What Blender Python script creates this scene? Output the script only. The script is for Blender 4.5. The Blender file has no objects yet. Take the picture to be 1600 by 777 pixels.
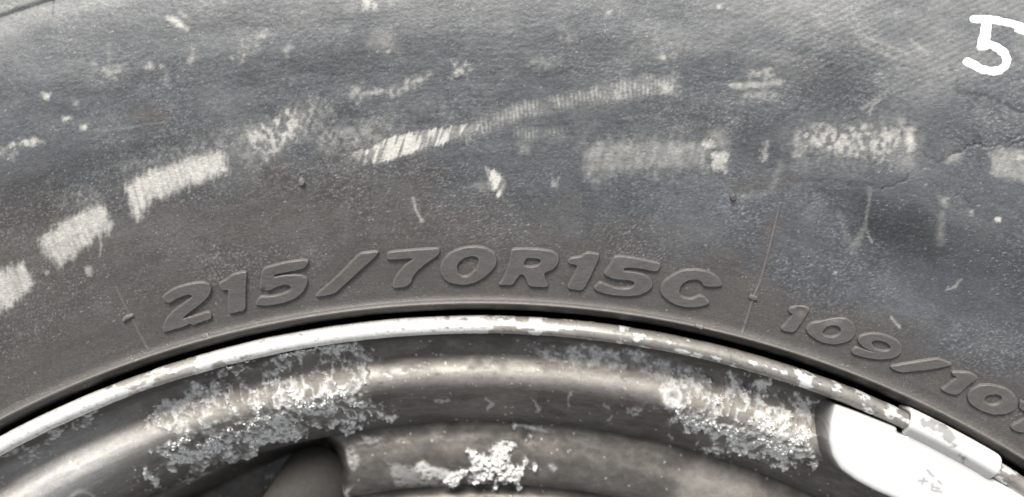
import bpy, math
import numpy as np

# ------------------------------------------------------------------ camera, sky, sun, exposure
scene = bpy.context.scene
col = scene.collection
MM = 0.001
S = 0.125            # millimetres per chart unit in the plane of the flange crest
D = 180.0            # camera height above that plane, mm
CX, CY = (800 - 746) * S, (2092 - 388.5) * S      # camera foot point relative to the wheel's axis, mm

cd = bpy.data.cameras.new('camera'); cam = bpy.data.objects.new('camera', cd); col.objects.link(cam)
cam.location = (CX * MM, CY * MM, D * MM)
cd.sensor_width = 36; cd.lens = 36 * D / 200.0
cd.clip_start = 0.01; cd.clip_end = 500
cd.dof.use_dof = True; cd.dof.focus_distance = (D - 4) * MM; cd.dof.aperture_fstop = cd.lens / 2.4
scene.camera = cam

SUN_AZ, SUN_EL = math.radians(-12), math.radians(49)
SUN_DIR = (math.sin(SUN_AZ) * math.cos(SUN_EL), math.cos(SUN_AZ) * math.cos(SUN_EL), math.sin(SUN_EL))
w = bpy.data.worlds.new('World'); scene.world = w; w.use_nodes = True
nt = w.node_tree
sky = nt.nodes.new('ShaderNodeTexSky'); sky.sky_type = 'NISHITA'; sky.sun_disc = False
sky.sun_elevation = SUN_EL; sky.sun_rotation = SUN_AZ
sky.dust_density = 3.0; sky.air_density = 1.0
veil = nt.nodes.new('ShaderNodeHueSaturation'); veil.inputs['Saturation'].default_value = 0.22      # thin bright overcast
nt.links.new(sky.outputs[0], veil.inputs['Color']); nt.links.new(veil.outputs[0], nt.nodes['Background'].inputs[0])
nt.nodes['Background'].inputs[1].default_value = 0.11
sd = bpy.data.lights.new('sun', 'SUN'); sun = bpy.data.objects.new('sun', sd); col.objects.link(sun)
sd.energy = 2.6; sd.angle = math.radians(22); sd.color = (1.0, 0.95, 0.88)
from mathutils import Vector
sun.rotation_euler = Vector(SUN_DIR).to_track_quat('Z', 'Y').to_euler()
vs = scene.view_settings
vs.view_transform = 'Standard'; vs.look = 'None'; vs.gamma = 1; vs.use_curve_mapping = False
vs.exposure = 0.80

# ------------------------------------------------------------------ numeric helpers
rng = np.random.default_rng(7)
def lin(c):
    c = np.asarray(c, float) / 255.0
    return np.where(c <= 0.04045, c / 12.92, ((c + 0.055) / 1.055) ** 2.4)
def ss(a, b, x):
    t = np.clip((x - a) / (b - a), 0, 1); return t * t * (3 - 2 * t)
def _hash(ix, iy, seed):
    h = (ix.astype(np.int64) * 374761393 + iy.astype(np.int64) * 668265263 + seed * 974634777) & 0xffffffff
    h = ((h ^ (h >> 13)) * 1274126177) & 0xffffffff
    h = ((h ^ (h >> 16)) * 2246822519) & 0xffffffff
    return ((h ^ (h >> 15)) & 0xffffff) / float(0xffffff)
def vnoise(x, y, seed=0):
    x0 = np.floor(x); y0 = np.floor(y); fx = x - x0; fy = y - y0
    fx = fx * fx * (3 - 2 * fx); fy = fy * fy * (3 - 2 * fy)
    a = _hash(x0, y0, seed); b = _hash(x0 + 1, y0, seed); c = _hash(x0, y0 + 1, seed); d = _hash(x0 + 1, y0 + 1, seed)
    return (a * (1 - fx) + b * fx) * (1 - fy) + (c * (1 - fx) + d * fx) * fy
def fbm(x, y, octv=4, seed=0, gain=0.5):
    s = 0; a = 1.0; t = 0
    for i in range(octv):
        s = s + a * vnoise(x * 2 ** i + 17.3 * i, y * 2 ** i - 9.1 * i, seed + i * 13); t += a; a *= gain
    return s / t                                                   # 0..1, mean .5
def billow(x, y, octv=4, seed=0, gain=0.55):
    s = 0; a = 1.0; t = 0
    for i in range(octv):
        s = s + a * (1 - np.abs(2 * vnoise(x * 2 ** i + 5.3 * i, y * 2 ** i - 3.1 * i, seed + i * 7) - 1)); t += a; a *= gain
    return s / t
def sdf_poly(px, py, poly):
    """signed distance, positive inside"""
    P = np.asarray(poly, float); n = len(P)
    d2 = np.full(px.shape, 1e12); inside = np.zeros(px.shape, bool)
    for i in range(n):
        ax, ay = P[i]; bx, by = P[(i + 1) % n]
        ex, ey = bx - ax, by - ay; L = ex * ex + ey * ey + 1e-9
        t = np.clip(((px - ax) * ex + (py - ay) * ey) / L, 0, 1)
        d2 = np.minimum(d2, (px - ax - t * ex) ** 2 + (py - ay - t * ey) ** 2)
        if ay != by:
            c = ((ay > py) != (by > py)) & (px < ex * (py - ay) / (by - ay) + ax)
            inside ^= c
    d = np.sqrt(d2)
    return np.where(inside, d, -d)
def dist_line(px, py, pts):
    d2 = np.full(px.shape, 1e12)
    for (ax, ay), (bx, by) in zip(pts[:-1], pts[1:]):
        ex, ey = bx - ax, by - ay; L = ex * ex + ey * ey + 1e-9
        t = np.clip(((px - ax) * ex + (py - ay) * ey) / L, 0, 1)
        d2 = np.minimum(d2, (px - ax - t * ex) ** 2 + (py - ay - t * ey) ** 2)
    return np.sqrt(d2)
def smooth_poly(P, it=2):
    """Chaikin corner rounding that keeps sharp long-edge corners roughly in place"""
    P = [np.array(p, float) for p in P]
    for _ in range(it):
        Q = []
        n = len(P)
        for i in range(n):
            a, b = P[i], P[(i + 1) % n]
            L = np.hypot(*(b - a)); f = min(0.25, 3.0 / max(L, 1e-6))
            Q += [a + (b - a) * f, b - (b - a) * f]
        P = Q
    return [tuple(p) for p in P]

def chart(X, Y, Z):
    """where a point (mm) lies on the drawing chart the outlines were measured on"""
    k = D / (D - Z)
    return 800 + (X - CX) * k / S, 388.5 - (Y - CY) * k / S

# ------------------------------------------------------------------ profiles of revolution (r, z in mm)
TYRE_P = np.array([(200.55, -13), (200.62, -7), (200.75, -4), (201.0, -2.4), (201.4, -1.35), (201.75, -0.85), (202.02, 0.05),
                   (202.3, 0.50), (202.62, 0.28), (203.0, -0.28), (203.7, -0.40), (205.5, 0.05), (210, 1.6), (218, 4.5), (227, 7.6), (236, 10.3), (245, 12.3),
                   (253, 13.4), (260, 13.6), (265, 13.2), (269, 12.4), (275, 10.9), (280, 8.8), (286, 5.2)])
def pch(P, x):
    """monotone cubic interpolation"""
    X, Y = P[:, 0], P[:, 1]; h = np.diff(X); m = np.diff(Y) / h
    d = np.zeros(len(X)); d[0] = m[0]; d[-1] = m[-1]
    for i in range(1, len(X) - 1):
        if m[i - 1] * m[i] > 0:
            w1 = 2 * h[i] + h[i - 1]; w2 = h[i] + 2 * h[i - 1]; d[i] = (w1 + w2) / (w1 / m[i - 1] + w2 / m[i])
    j = np.clip(np.searchsorted(X, x) - 1, 0, len(h) - 1); t = (x - X[j]) / h[j]
    return ((2 * t**3 - 3 * t**2 + 1) * Y[j] + (t**3 - 2 * t**2 + t) * h[j] * d[j] + (-2 * t**3 + 3 * t**2) * Y[j + 1] + (t**3 - t**2) * h[j] * d[j + 1])
def tyre_z(X, Y):
    r = np.hypot(X, Y); th = np.arctan2(X, Y)
    z = pch(TYRE_P, np.clip(r, 200.55, 286))
    u = th * 240
    m = ss(205, 215, r)
    z = z + m * (fbm(u / 26, r / 17, 3, 3) - 0.5) * 1.0 + m * (fbm(u / 7, r / 4, 3, 5) - 0.5) * 0.13
    # rib and groove of the shoulder
    lf = .12 + .88 * ss(.05, -.15, th)
    z = z - lf * 0.75 * np.exp(-((r - 270.2 - 1.0 * np.sin(th * 3)) / 0.5) ** 2) - lf * 0.4 * np.exp(-((r - 275.3 - 1.0 * np.sin(th * 3)) / 0.6) ** 2)
    z = z + 2.4 * (fbm(u / 5, r * 0 + 7, 4, 12) - .42) * ss(201.5, 200.75, r)
    # small unevenness of the rib beside the flange
    z = z + 0.14 * (fbm(u / 1.3, r * 0 + 2, 3, 8) - 0.5) * np.exp(-((r - 202.3) / 0.6) ** 2)
    return z
def unproject(px, py, surf, it=14):
    px = np.asarray(px, float); py = np.asarray(py, float)
    z = np.full(px.shape, 5.0)
    for _ in range(it):
        k = D / (D - z)
        X = CX + (px - 800) * S / k; Y = CY - (py - 388.5) * S / k
        z = surf(X, Y)
    k = D / (D - z)
    return CX + (px - 800) * S / k, CY - (py - 388.5) * S / k, z

# ------------------------------------------------------------------ mesh helpers
def empty(name, loc=(0, 0, 0)):
    o = bpy.data.objects.new(name, None); col.objects.link(o); o.location = loc; return o
def tag(o, label=None, cat=None, group=None, kind=None):
    for k, v in (('label', label), ('category', cat), ('group', group), ('kind', kind)):
        if v: o[k] = v
    return o
def grid_mesh(name, V, nr, nc, mat, parent=None, colour=None, wrap=False, keep=None, rough=None):
    """V (nr*nc,3) in mm, rows x columns"""
    i = np.arange(nr - 1)[:, None]; j = np.arange(nc if wrap else nc - 1)[None, :]
    jn = (j + 1) % nc
    F = np.stack(np.broadcast_arrays(i * nc + j, i * nc + jn, (i + 1) * nc + jn, (i + 1) * nc + j), -1).reshape(-1, 4)
    if keep is not None:
        F = F[keep[F].any(1)]
        used = np.unique(F); remap = -np.ones(len(V), int); remap[used] = np.arange(len(used))
        V = V[used]; F = remap[F]
        if colour is not None: colour = colour[used]
        if rough is not None: rough = rough[used]
    return raw_mesh(name, V, F, mat, parent, colour, rough)
def raw_mesh(name, V, F, mat, parent=None, colour=None, rough=None, smooth=True):
    me = bpy.data.meshes.new(name); n = F.shape[1]
    me.vertices.add(len(V)); me.vertices.foreach_set('co', (np.asarray(V) * MM).astype(np.float32).ravel())
    me.loops.add(F.size); me.loops.foreach_set('vertex_index', F.astype(np.int32).ravel())
    me.polygons.add(len(F)); me.polygons.foreach_set('loop_start', np.arange(0, F.size, n, dtype=np.int32))
    me.polygons.foreach_set('loop_total', np.full(len(F), n, np.int32))
    me.polygons.foreach_set('use_smooth', np.full(len(F), smooth))
    me.update(calc_edges=True)
    if colour is not None:
        a = me.attributes.new('tone', 'FLOAT_COLOR', 'POINT')
        a.data.foreach_set('color', np.c_[np.clip(colour, 0, 1), np.ones(len(V))].astype(np.float32).ravel())
    if rough is not None:
        a = me.attributes.new('gloss', 'FLOAT', 'POINT'); a.data.foreach_set('value', rough.astype(np.float32))
    me.materials.append(mat)
    o = bpy.data.objects.new(name, me); col.objects.link(o)
    if parent: o.parent = parent
    return o

# ------------------------------------------------------------------ materials
def material(name, rough=0.6, metallic=0.0, spec=0.4, colour=None, use_attr=False, gloss_attr=False,
             var=0.25, scale=2500, specks=0.0, speck_col=(0.4, 0.39, 0.37), bump=0.0, bump_scale=3000, coat=0.0):
    m = bpy.data.materials.new(name); m.use_nodes = True; t = m.node_tree; N = t.nodes; L = t.links
    b = N['Principled BSDF']; b.inputs['Roughness'].default_value = rough; b.inputs['Metallic'].default_value = metallic
    b.inputs['Specular IOR Level'].default_value = spec; b.inputs['Coat Weight'].default_value = coat
    tc = N.new('ShaderNodeTexCoord')
    if use_attr:
        a = N.new('ShaderNodeAttribute'); a.attribute_name = 'tone'; src = a.outputs['Color']
    else:
        a = N.new('ShaderNodeRGB'); a.outputs[0].default_value = (*colour, 1); src = a.outputs[0]
    n1 = N.new('ShaderNodeTexNoise'); n1.inputs['Scale'].default_value = scale; n1.inputs['Detail'].default_value = 3; n1.inputs['Roughness'].default_value = 0.6
    if name == 'worn_rubber':
        mp = N.new('ShaderNodeMapping'); mp.inputs['Scale'].default_value = (.42, 1, 1); L.new(tc.outputs['Object'], mp.inputs['Vector']); L.new(mp.outputs[0], n1.inputs['Vector'])
    else:
        L.new(tc.outputs['Object'], n1.inputs['Vector'])
    mr = N.new('ShaderNodeMapRange'); mr.inputs[1].default_value = 0.25; mr.inputs[2].default_value = 0.75
    mr.inputs[3].default_value = 1 - var; mr.inputs[4].default_value = 1 + var
    L.new(n1.outputs['Fac'], mr.inputs[0])
    mx = N.new('ShaderNodeVectorMath'); mx.operation = 'SCALE'; L.new(src, mx.inputs[0]); L.new(mr.outputs[0], mx.inputs['Scale'])
    out = mx.outputs[0]
    if specks > 0:
        n2 = N.new('ShaderNodeTexNoise'); n2.inputs['Scale'].default_value = 3300; n2.inputs['Detail'].default_value = 1
        L.new(tc.outputs['Object'], n2.inputs['Vector'])
        n3 = N.new('ShaderNodeTexNoise'); n3.inputs['Scale'].default_value = 160; n3.inputs['Detail'].default_value = 3
        L.new(tc.outputs['Object'], n3.inputs['Vector'])
        ad = N.new('ShaderNodeMath'); ad.operation = 'MULTIPLY_ADD'; ad.inputs[1].default_value = 0.35
        L.new(n3.outputs['Fac'], ad.inputs[0]); L.new(n2.outputs['Fac'], ad.inputs[2])
        r2 = N.new('ShaderNodeMapRange'); r2.inputs[1].default_value = 0.885; r2.inputs[2].default_value = 0.97
        r2.inputs[3].default_value = 0; r2.inputs[4].default_value = specks
        L.new(ad.outputs[0], r2.inputs[0])
        mi = N.new('ShaderNodeMix'); mi.data_type = 'RGBA'; L.new(r2.outputs[0], mi.inputs[0]); L.new(out, mi.inputs[6]); mi.inputs[7].default_value = (*speck_col, 1)
        out = mi.outputs[2]
    L.new(out, b.inputs['Base Color'])
    if gloss_attr:
        g = N.new('ShaderNodeAttribute'); g.attribute_name = 'gloss'; L.new(g.outputs['Fac'], b.inputs['Roughness'])
    if bump > 0:
        nb = N.new('ShaderNodeTexNoise'); nb.inputs['Scale'].default_value = bump_scale; nb.inputs['Detail'].default_value = 4
        L.new(tc.outputs['Object'], nb.inputs['Vector'])
        bp = N.new('ShaderNodeBump'); bp.inputs['Strength'].default_value = bump; bp.inputs['Distance'].default_value = 0.0001
        L.new(nb.outputs['Fac'], bp.inputs['Height']); L.new(bp.outputs[0], b.inputs['Normal'])
    return m
M_RUB = material('worn_rubber', rough=0.52, spec=0.5, use_attr=True, var=0.26, scale=3600, specks=0.5, bump=0.7, bump_scale=2800)
M_LET = material('moulded_rubber', rough=0.48, spec=0.5, use_attr=True, var=0.08, scale=1800, specks=0.15, bump=0.22, bump_scale=3500)
M_PAINT = material('white_paint_marker', rough=0.5, spec=0.3, colour=(0.80, 0.80, 0.78), var=0.08, scale=1500, bump=0.4)
M_LIP = material('bare_flange_metal', rough=0.34, metallic=0.35, spec=0.6, use_attr=True, var=0.10, scale=1500, bump=0.3)
M_RIM = material('weathered_silver_paint', rough=0.4, metallic=0.45, spec=0.6, use_attr=True, gloss_attr=True, var=0.14, scale=2200, bump=0.35, bump_scale=2600)
M_CRUST = material('chalky_corrosion', rough=0.85, spec=0.2, colour=(0.76, 0.755, 0.73), var=0.12, scale=1200, bump=0.5)
M_ZINC = material('bright_zinc', rough=0.38, metallic=0.15, spec=0.6, use_attr=True, var=0.03, scale=800, bump=0.1)
M_TREAD = material('tread_rubber', rough=0.75, spec=0.3, colour=(0.035, 0.035, 0.036), var=0.2, scale=300, bump=0.4)
M_VALVE = material('dusty_valve_rubber', rough=0.6, spec=0.35, colour=(0.055, 0.052, 0.048), var=0.18, scale=900, bump=0.4, specks=0.15)
M_GROUND = material('yard_asphalt', rough=0.9, spec=0.2, colour=(0.06, 0.058, 0.055), var=0.5, scale=90, bump=0.6, bump_scale=200)

# ------------------------------------------------------------------ setting
g = 40000.0
gr = raw_mesh('ground', np.array([(-g, -g, -202.), (g, -g, -202.), (g, g, -202.), (-g, g, -202.)]), np.array([[0, 1, 2, 3]]), M_GROUND, smooth=False)
tag(gr, kind='structure')

wheel = empty('mounted_wheel', (0, 0, -0.2))
tag(wheel, 'used car wheel with scuffed grey tyre on a corroded steel rim, seen close from above', 'wheel')
WOFF = 200.0                                        # children are offset so that world z stays as drawn
_raw = raw_mesh
def raw_mesh(name, V, F, mat, parent=None, colour=None, rough=None, smooth=True):
    o = _raw(name, V, F, mat, parent, colour, rough, smooth)
    root = parent
    if parent is not None and parent.type == 'EMPTY': o.location.z = -parent.location.z
    return o

# ------------------------------------------------------------------ tyre: sidewall
def theta_list(step, lim, ncoarse):
    a = np.arange(-lim, lim, step)
    b = np.linspace(lim, 2 * math.pi - lim, ncoarse, endpoint=False)
    return np.r_[a, b]
TH = theta_list(0.22 / 240, 0.535, 160)
RR = np.r_[np.linspace(200.55, 204.6, 48), np.arange(204.8, 279, 0.22), np.linspace(279.3, 286, 14)]
R, T = np.meshgrid(RR, TH, indexing='ij'); nr, nc = R.shape
R = R.ravel(); T = T.ravel()
X = R * np.sin(T); Y = R * np.cos(T); Z = tyre_z(X, Y)
px, py = chart(X, Y, Z)
U = T * 240 / S; V_ = R / S                          # polar texture coordinates in chart units

# abraded patches: (outline, strength, style, feather)
SC = [
 ([(-20,428),(35,410),(55,445),(20,478),(-20,505)], .95, 'solid', 5),
 ([(60,375),(100,345),(140,322),(165,325),(174,355),(150,374),(95,417),(72,400)], .92, 'solid', 5),
 ([(195,290),(225,270),(330,235),(352,240),(357,270),(300,288),(240,312),(215,348),(205,320)], 1.0, 'solid', 6),
 ([(383,212),(420,190),(465,168),(470,185),(468,215),(440,235),(410,250),(395,235)], .75, 'patch', 7),
 ([(440,180),(490,163),(502,195),(470,222)], .4, 'patch', 9),
 ([(480,215),(562,210),(560,222),(490,220)], .4, 'patch', 6),
 ([(545,240),(572,232),(575,255),(560,258)], .35, 'streak', 6),
 ([(568,236),(600,218),(640,206),(700,198),(752,192),(752,203),(700,222),(640,240),(590,257),(575,250)], 1.0, 'streak', 4),
 ([(720,205),(750,205),(748,222),(728,224)], .35, 'ribs', 4),
 ([(735,192),(805,170),(808,190),(745,208)], .62, 'ribs', 5),
 ([(545,250),(600,215),(760,185),(900,150),(1060,115),(1062,140),(900,168),(760,205),(620,250)], .30, 'ribs', 9),
 ([(800,166),(860,152),(930,140),(960,150),(900,160),(850,178),(800,190)], .6, 'ribs', 5),
 ([(925,140),(960,128),(1000,122),(1050,118),(1057,138),(1000,150),(955,157)], .75, 'ribs', 5),
 ([(960,140),(975,140),(975,156),(962,157)], .8, 'solid', 4),
 ([(1030,128),(1052,128),(1052,143),(1035,146)], .8, 'solid', 5),
 ([(805,204),(880,203),(880,219),(810,226)], .45, 'ribs', 5),
 ([(808,225),(830,230),(825,240),(812,238)], .3, 'soft', 6),
 ([(912,235),(935,222),(1000,220),(1100,222),(1108,262),(1000,264),(932,272),(914,284)], .58, 'wash', 7),
 ([(915,230),(938,240),(938,262),(920,285),(910,262)], .25, 'wash', 7),
 ([(1095,220),(1110,217),(1118,232),(1100,236)], .95, 'solid', 4),
 ([(1112,238),(1136,236),(1134,268),(1116,269)], 1.0, 'solid', 4),
 ([(1105,205),(1130,202),(1140,225),(1120,235)], .35, 'soft', 8),
 ([(1245,212),(1270,198),(1340,195),(1412,203),(1402,232),(1375,252),(1330,244),(1280,232),(1247,240)], .62, 'patch', 8),
 ([(1242,210),(1250,205),(1246,248),(1240,246)], .5, 'soft', 4),
 ([(1268,215),(1284,216),(1285,230),(1272,226)], .9, 'soft', 5),
 ([(1412,200),(1428,203),(1430,232),(1418,236)], .95, 'soft', 6),
 ([(1404,186),(1414,186),(1414,204),(1406,202)], .5, 'soft', 5),
 ([(1395,235),(1432,240),(1432,264),(1400,262)], .35, 'wash', 7),
 ([(1545,242),(1560,232),(1620,236),(1620,286),(1562,280),(1550,272)], .6, 'wash', 5),
 ([(1582,242),(1620,240),(1620,254),(1585,252)], .7, 'soft', 5),
 ([(1480,245),(1505,238),(1498,252),(1482,254)], .4, 'soft', 5),
 ([(548,145),(580,140),(620,132),(640,125),(668,116),(665,128),(640,138),(618,156),(600,145),(560,160)], .5, 'patch', 6),
 ([(552,138),(562,138),(562,147),(553,147)], .6, 'soft', 4),
 ([(705,96),(718,97),(732,106),(727,118),(710,118)], .5, 'patch', 5),
 ([(604,77),(616,75),(617,82),(611,87),(603,82)], 1.0, 'solid', 2.5),
 ([(590,50),(610,45),(618,78),(600,80),(575,70)], .28, 'soft', 12),
 ([(262,26),(276,28),(284,34),(292,47),(280,42),(268,34)], 1.0, 'soft', 4),
 ([(281,20),(292,22),(297,29),(286,26)], .55, 'soft', 4),
 ([(364,92),(370,78),(390,60),(412,53),(424,50),(402,74),(380,90),(370,97)], .5, 'patch', 6),
 ([(722,292),(745,286),(772,282),(785,295),(760,298)], .42, 'wash', 5),
 ([(762,264),(782,268),(794,292),(786,306),(775,308),(768,290)], .8, 'streak', 4),
 ([(1136,133),(1150,129),(1200,127),(1226,125),(1222,133),(1146,139)], .8, 'wash', 3.5),
 ([(1150,146),(1180,144),(1218,145),(1215,152),(1160,152)], .3, 'patch', 5),
 ([(1165,110),(1200,112),(1205,120),(1170,120)], .45, 'patch', 5),
 ([(555,-5),(588,-5),(590,12),(575,14),(560,8)], .65, 'patch', 5),
 ([(600,-5),(640,-5),(610,5)], .4, 'soft', 6),
 ([(0,232),(30,222),(68,215),(66,222),(20,228),(0,236)], .75, 'patch', 4),
 ([(0,236),(25,238),(24,255),(0,250)], .25, 'patch', 5),
 ([(98,183),(113,182),(113,187),(100,187)], .95, 'soft', 2.5), ([(126,196),(133,197),(132,201),(126,200)], .9, 'soft', 2.5),
 ([(66,146),(78,148),(76,155),(68,153)], .8, 'soft', 3), ([(113,156),(124,160),(122,167),(115,165)], .35, 'soft', 4),
 ([(145,95),(165,108),(195,103),(195,110),(170,118),(150,110)], .32, 'patch', 5),
 ([(222,103),(236,98),(238,106),(226,108)], .55, 'soft', 3.5), ([(249,102),(255,103),(254,109),(250,108)], .8, 'soft', 2.5),
 ([(292,94),(303,80),(307,92),(296,97)], .45, 'soft', 4),
 ([(255,108),(264,110),(263,135),(257,132)], .22, 'soft', 5),
 ([(440,77),(452,68),(460,72),(448,86)], .4, 'soft', 4), ([(395,55),(425,48),(425,56),(400,66)], .3, 'soft', 5),
 ([(1193,222),(1198,224),(1198,244),(1186,247)], .38, 'patch', 3.5),
 ([(862,274),(866,286),(871,286),(873,276),(871,292),(863,294)], .5, 'soft', 2.5),
 ([(918,285),(926,278),(938,283),(936,288)], .3, 'soft', 3),
 ([(1018,262),(1026,266),(1028,284),(1022,278)], .3, 'soft', 3), ([(1045,265),(1052,272),(1058,286),(1050,282)], .25, 'soft', 3),
 ([(654,342),(661,341),(662,347),(656,348)], 1.0, 'soft', 2),
 ([(1466,308),(1482,310),(1480,324),(1468,322)], .42, 'soft', 4), ([(1512,328),(1520,328),(1519,335),(1513,334)], .5, 'soft', 3),
 ([(1556,341),(1564,342),(1562,347),(1557,346)], 1.0, 'soft', 2), ([(1302,422),(1310,424),(1307,429),(1303,427)], .8, 'soft', 2),
 ([(134,420),(142,416),(141,430),(135,428)], .6, 'soft', 3), ([(70,424),(80,420),(78,426),(72,429)], .5, 'soft', 2.5),
 ([(540,8),(555,12),(550,22),(538,16)], .2, 'soft', 6),
 ([(1032,85),(1042,88),(1040,96),(1034,94)], .7, 'soft', 3), ([(1024,60),(1075,70),(1060,90),(1030,92)], .2, 'patch', 10),
 ([(880,45),(900,55),(895,68),(878,58)], .25, 'patch', 8), ([(825,85),(870,95),(860,108),(828,104)], .2, 'patch', 9),
 ([(1120,8),(1128,8),(1128,14),(1121,14)], .6, 'soft', 3),
 ([(947,18),(955,18),(953,26),(947,26)], .5, 'soft', 3),
 ([(355,238),(372,205),(400,190),(400,260)], .25, 'patch', 9),
 ([(190,262),(240,245),(360,205),(500,150),(520,175),(380,240)], .26, 'patch', 14),
 ([(500,195),(620,190),(600,225),(500,235)], .30, 'patch', 12),
 ([(905,215),(1110,205),(1150,225),(1110,275),(930,290)], .16, 'patch', 14), ([(1235,190),(1440,180),(1440,270),(1240,262)], .14, 'patch', 14),
 ([(90,315),(120,295),(145,305),(160,318),(120,325)], .25, 'patch', 10),
 ([(310,240),(340,215),(380,195),(380,235),(345,240)], .2, 'patch', 12),
 ([(530,200),(600,160),(700,150),(760,170),(700,195),(570,215)], .10, 'patch', 14),
]
LN = [  # thin pale scratches: (polyline, half width, strength)
 ([(645,308),(648,325),(655,338),(660,344)], 2.2, .38), ([(154,362),(158,385),(156,400)], 1.6, .35), ([(158,385),(157,372)], 1.6, .3),
 ([(140,205),(180,202),(215,198),(260,190)], 1.6, .10), ([(1360,295),(1355,335),(1348,360)], 3, .17), ([(1350,358),(1338,380),(1333,383)], 5, .2),
 ([(1355,362),(1362,378)], 1.6, .4), ([(1312,335),(1325,375),(1335,395)], 5, .10), ([(1472,335),(1470,380)], 6, .16),
 ([(1502,436),(1494,447),(1478,453)], 1.8, .32), ([(1393,497),(1406,512)], 2, .4), ([(1220,255),(1205,300),(1140,310)], 5, .12),
 ([(1345,170),(1375,150),(1388,142)], 3.2, .22), ([(1358,180),(1362,165),(1375,155)], 2.5, .25), ([(1420,60),(1450,85)], 3, .15),
 ([(1335,52),(1380,68),(1420,85)], 3, .13), ([(1335,66),(1370,80),(1400,92)], 2.5, .14), ([(760,262),(765,285)], 2, .3), ([(1270,20),(1300,50)], 2, .12),
 ([(700,405),(700,400)], 1, .2), ([(1000,140),(1060,150)], 2, .2), ([(170,70),(172,110)], 3, .12), ([(300,210),(305,240)], 3, .12),
]
CR = [  # cracks and creases: (polyline, half width chart units, depth mm)
 ([(1483,247),(1495,240),(1510,233),(1522,224),(1528,222),(1536,229)], 1.8, .28),
 ([(1536,229),(1560,226),(1580,219),(1602,211)], 2.2, .22), ([(1572,230),(1590,224),(1605,219)], 1.8, .26),
 ([(1445,243),(1465,253),(1480,250)], 2.2, .12), ([(1376,293),(1395,290),(1412,282),(1418,272)], 1.5, .24),
 ([(1230,283),(1300,284),(1376,293)], 4, .09), ([(1500,145),(1540,150),(1570,165),(1600,178)], 4, .14),
 ([(1255,130),(1268,155),(1273,180)], 1.3, .10), ([(1235,178),(1262,162)], 1.2, .08), ([(1270,190),(1310,192),(1340,185)], 2, .08),
 ([(213,168),(240,185),(262,178)], 5, .05), ([(1376,150),(1390,141)], 1.6, .14),
 ([(83,0),(83,25)], 1.6, .18), ([(1490,2),(1530,22),(1600,38)], 5, .10),
 ([(1340,88),(1395,102),(1440,108)], 2.2, .06), ([(800,198),(850,186),(900,178)], 4, .06), ([(640,250),(700,232),(760,222)], 3, .05),
 ([(0,370),(0,370)], 0.01, 0),
]
vis = (px > -40) & (px < 1640) & (py > -40) & (py < 760)
idx = np.nonzero(vis)[0]; qx, qy = px[idx], py[idx]
scuff = np.zeros(len(idx)); solid = np.zeros(len(idx))
wob = (fbm(qx / 9, qy / 9, 3, 21) - .5); wob2 = (fbm(qx / 2.6, qy / 2.6, 2, 22) - .5)
rad_dir = None
for poly, st, style, fe in SC:
    P = np.array(poly, float); lo = P.min(0) - 25; hi = P.max(0) + 25
    s = np.nonzero((qx > lo[0]) & (qx < hi[0]) & (qy > lo[1]) & (qy < hi[1]))[0]
    if not len(s): continue
    x, y = qx[s], qy[s]
    d = sdf_poly(x, y, poly)
    ang = math.atan2(np.mean(P[:, 0]) - 746, 2092 - np.mean(P[:, 1]))
    a = x * math.cos(ang) + y * math.sin(ang); b = -x * math.sin(ang) + y * math.cos(ang)      # along / across the arc
    stre = fbm(a / 3.2 + 0.35 * b / 3.2, b / 26, 3, 31)
    if style == 'solid':
        d = d + (stre - .5) * 11 + wob[s] * 8 + wob2[s] * 3; m = ss(-fe * 1.3, fe * 1.7, d + (fbm(qx[s] / 5, qy[s] / 5, 3, 41) - .5) * 8) * (0.80 + 0.7 * (fbm(a / 4, b / 40, 3, 32) - .42)) * (1 - .15 * ss(.45, .6, fbm(a / 7, b / 9, 3, 77)))
    elif style == 'streak':
        k = fbm(a / 6 + .4 * b / 6, b / 45, 2, 33); d = d + (stre - .5) * 10; m = ss(-fe * .5, fe, d) * (0.32 + 1.1 * ss(.36, .62, k))
    elif style == 'ribs':
        k = .5 + .5 * np.sin(a * 2 * math.pi / 6.6 + 2.2 * (fbm(a / 20, b / 30, 2, 35) - .5) * 3 - b * .14)
        d = d + wob[s] * 12; m = ss(-fe * 1.5, fe * 1.5, d) * (0.22 + 0.75 * k * ss(.25, .6, fbm(a / 14, b / 12, 2, 36))) * (.6 + .7 * fbm(a / 22, b / 14, 3, 34))
    elif style == 'patch':
        d = d + wob[s] * 22 + wob2[s] * 8; m = ss(-fe * 1.4, fe * 1.4, d) * (0.18 + 1.0 * ss(.34, .68, fbm(a / 6, b / 8, 4, 37)))
    elif style == 'wash':
        d = d + wob[s] * 8; m = ss(-fe, fe * 1.3, d) * (0.25 + 0.75 * (fbm(a / 6, b / 20, 3, 38))) * (.8 + .4 * fbm(a / 25, b / 12, 3, 39))
    else:
        d = d + wob[s] * 9 + wob2[s] * 3; m = ss(-fe * 1.3, fe * 1.5, d)
    scuff[s] = np.maximum(scuff[s], m * st * (.93 if style in ('solid', 'streak') else .82))
for pts, hw, st in LN:
    P = np.array(pts, float); lo = P.min(0) - 15; hi = P.max(0) + 15
    s = np.nonzero((qx > lo[0]) & (qx < hi[0]) & (qy > lo[1]) & (qy < hi[1]))[0]
    d = dist_line(qx[s] + wob[s] * 5, qy[s] + wob[s] * 5, pts)
    scuff[s] = np.maximum(scuff[s], st * np.exp(-(d / hw) ** 2) * (.5 + fbm(qx[s] / 4, qy[s] / 4, 2, 40)))
crack = np.zeros(len(idx))
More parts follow.
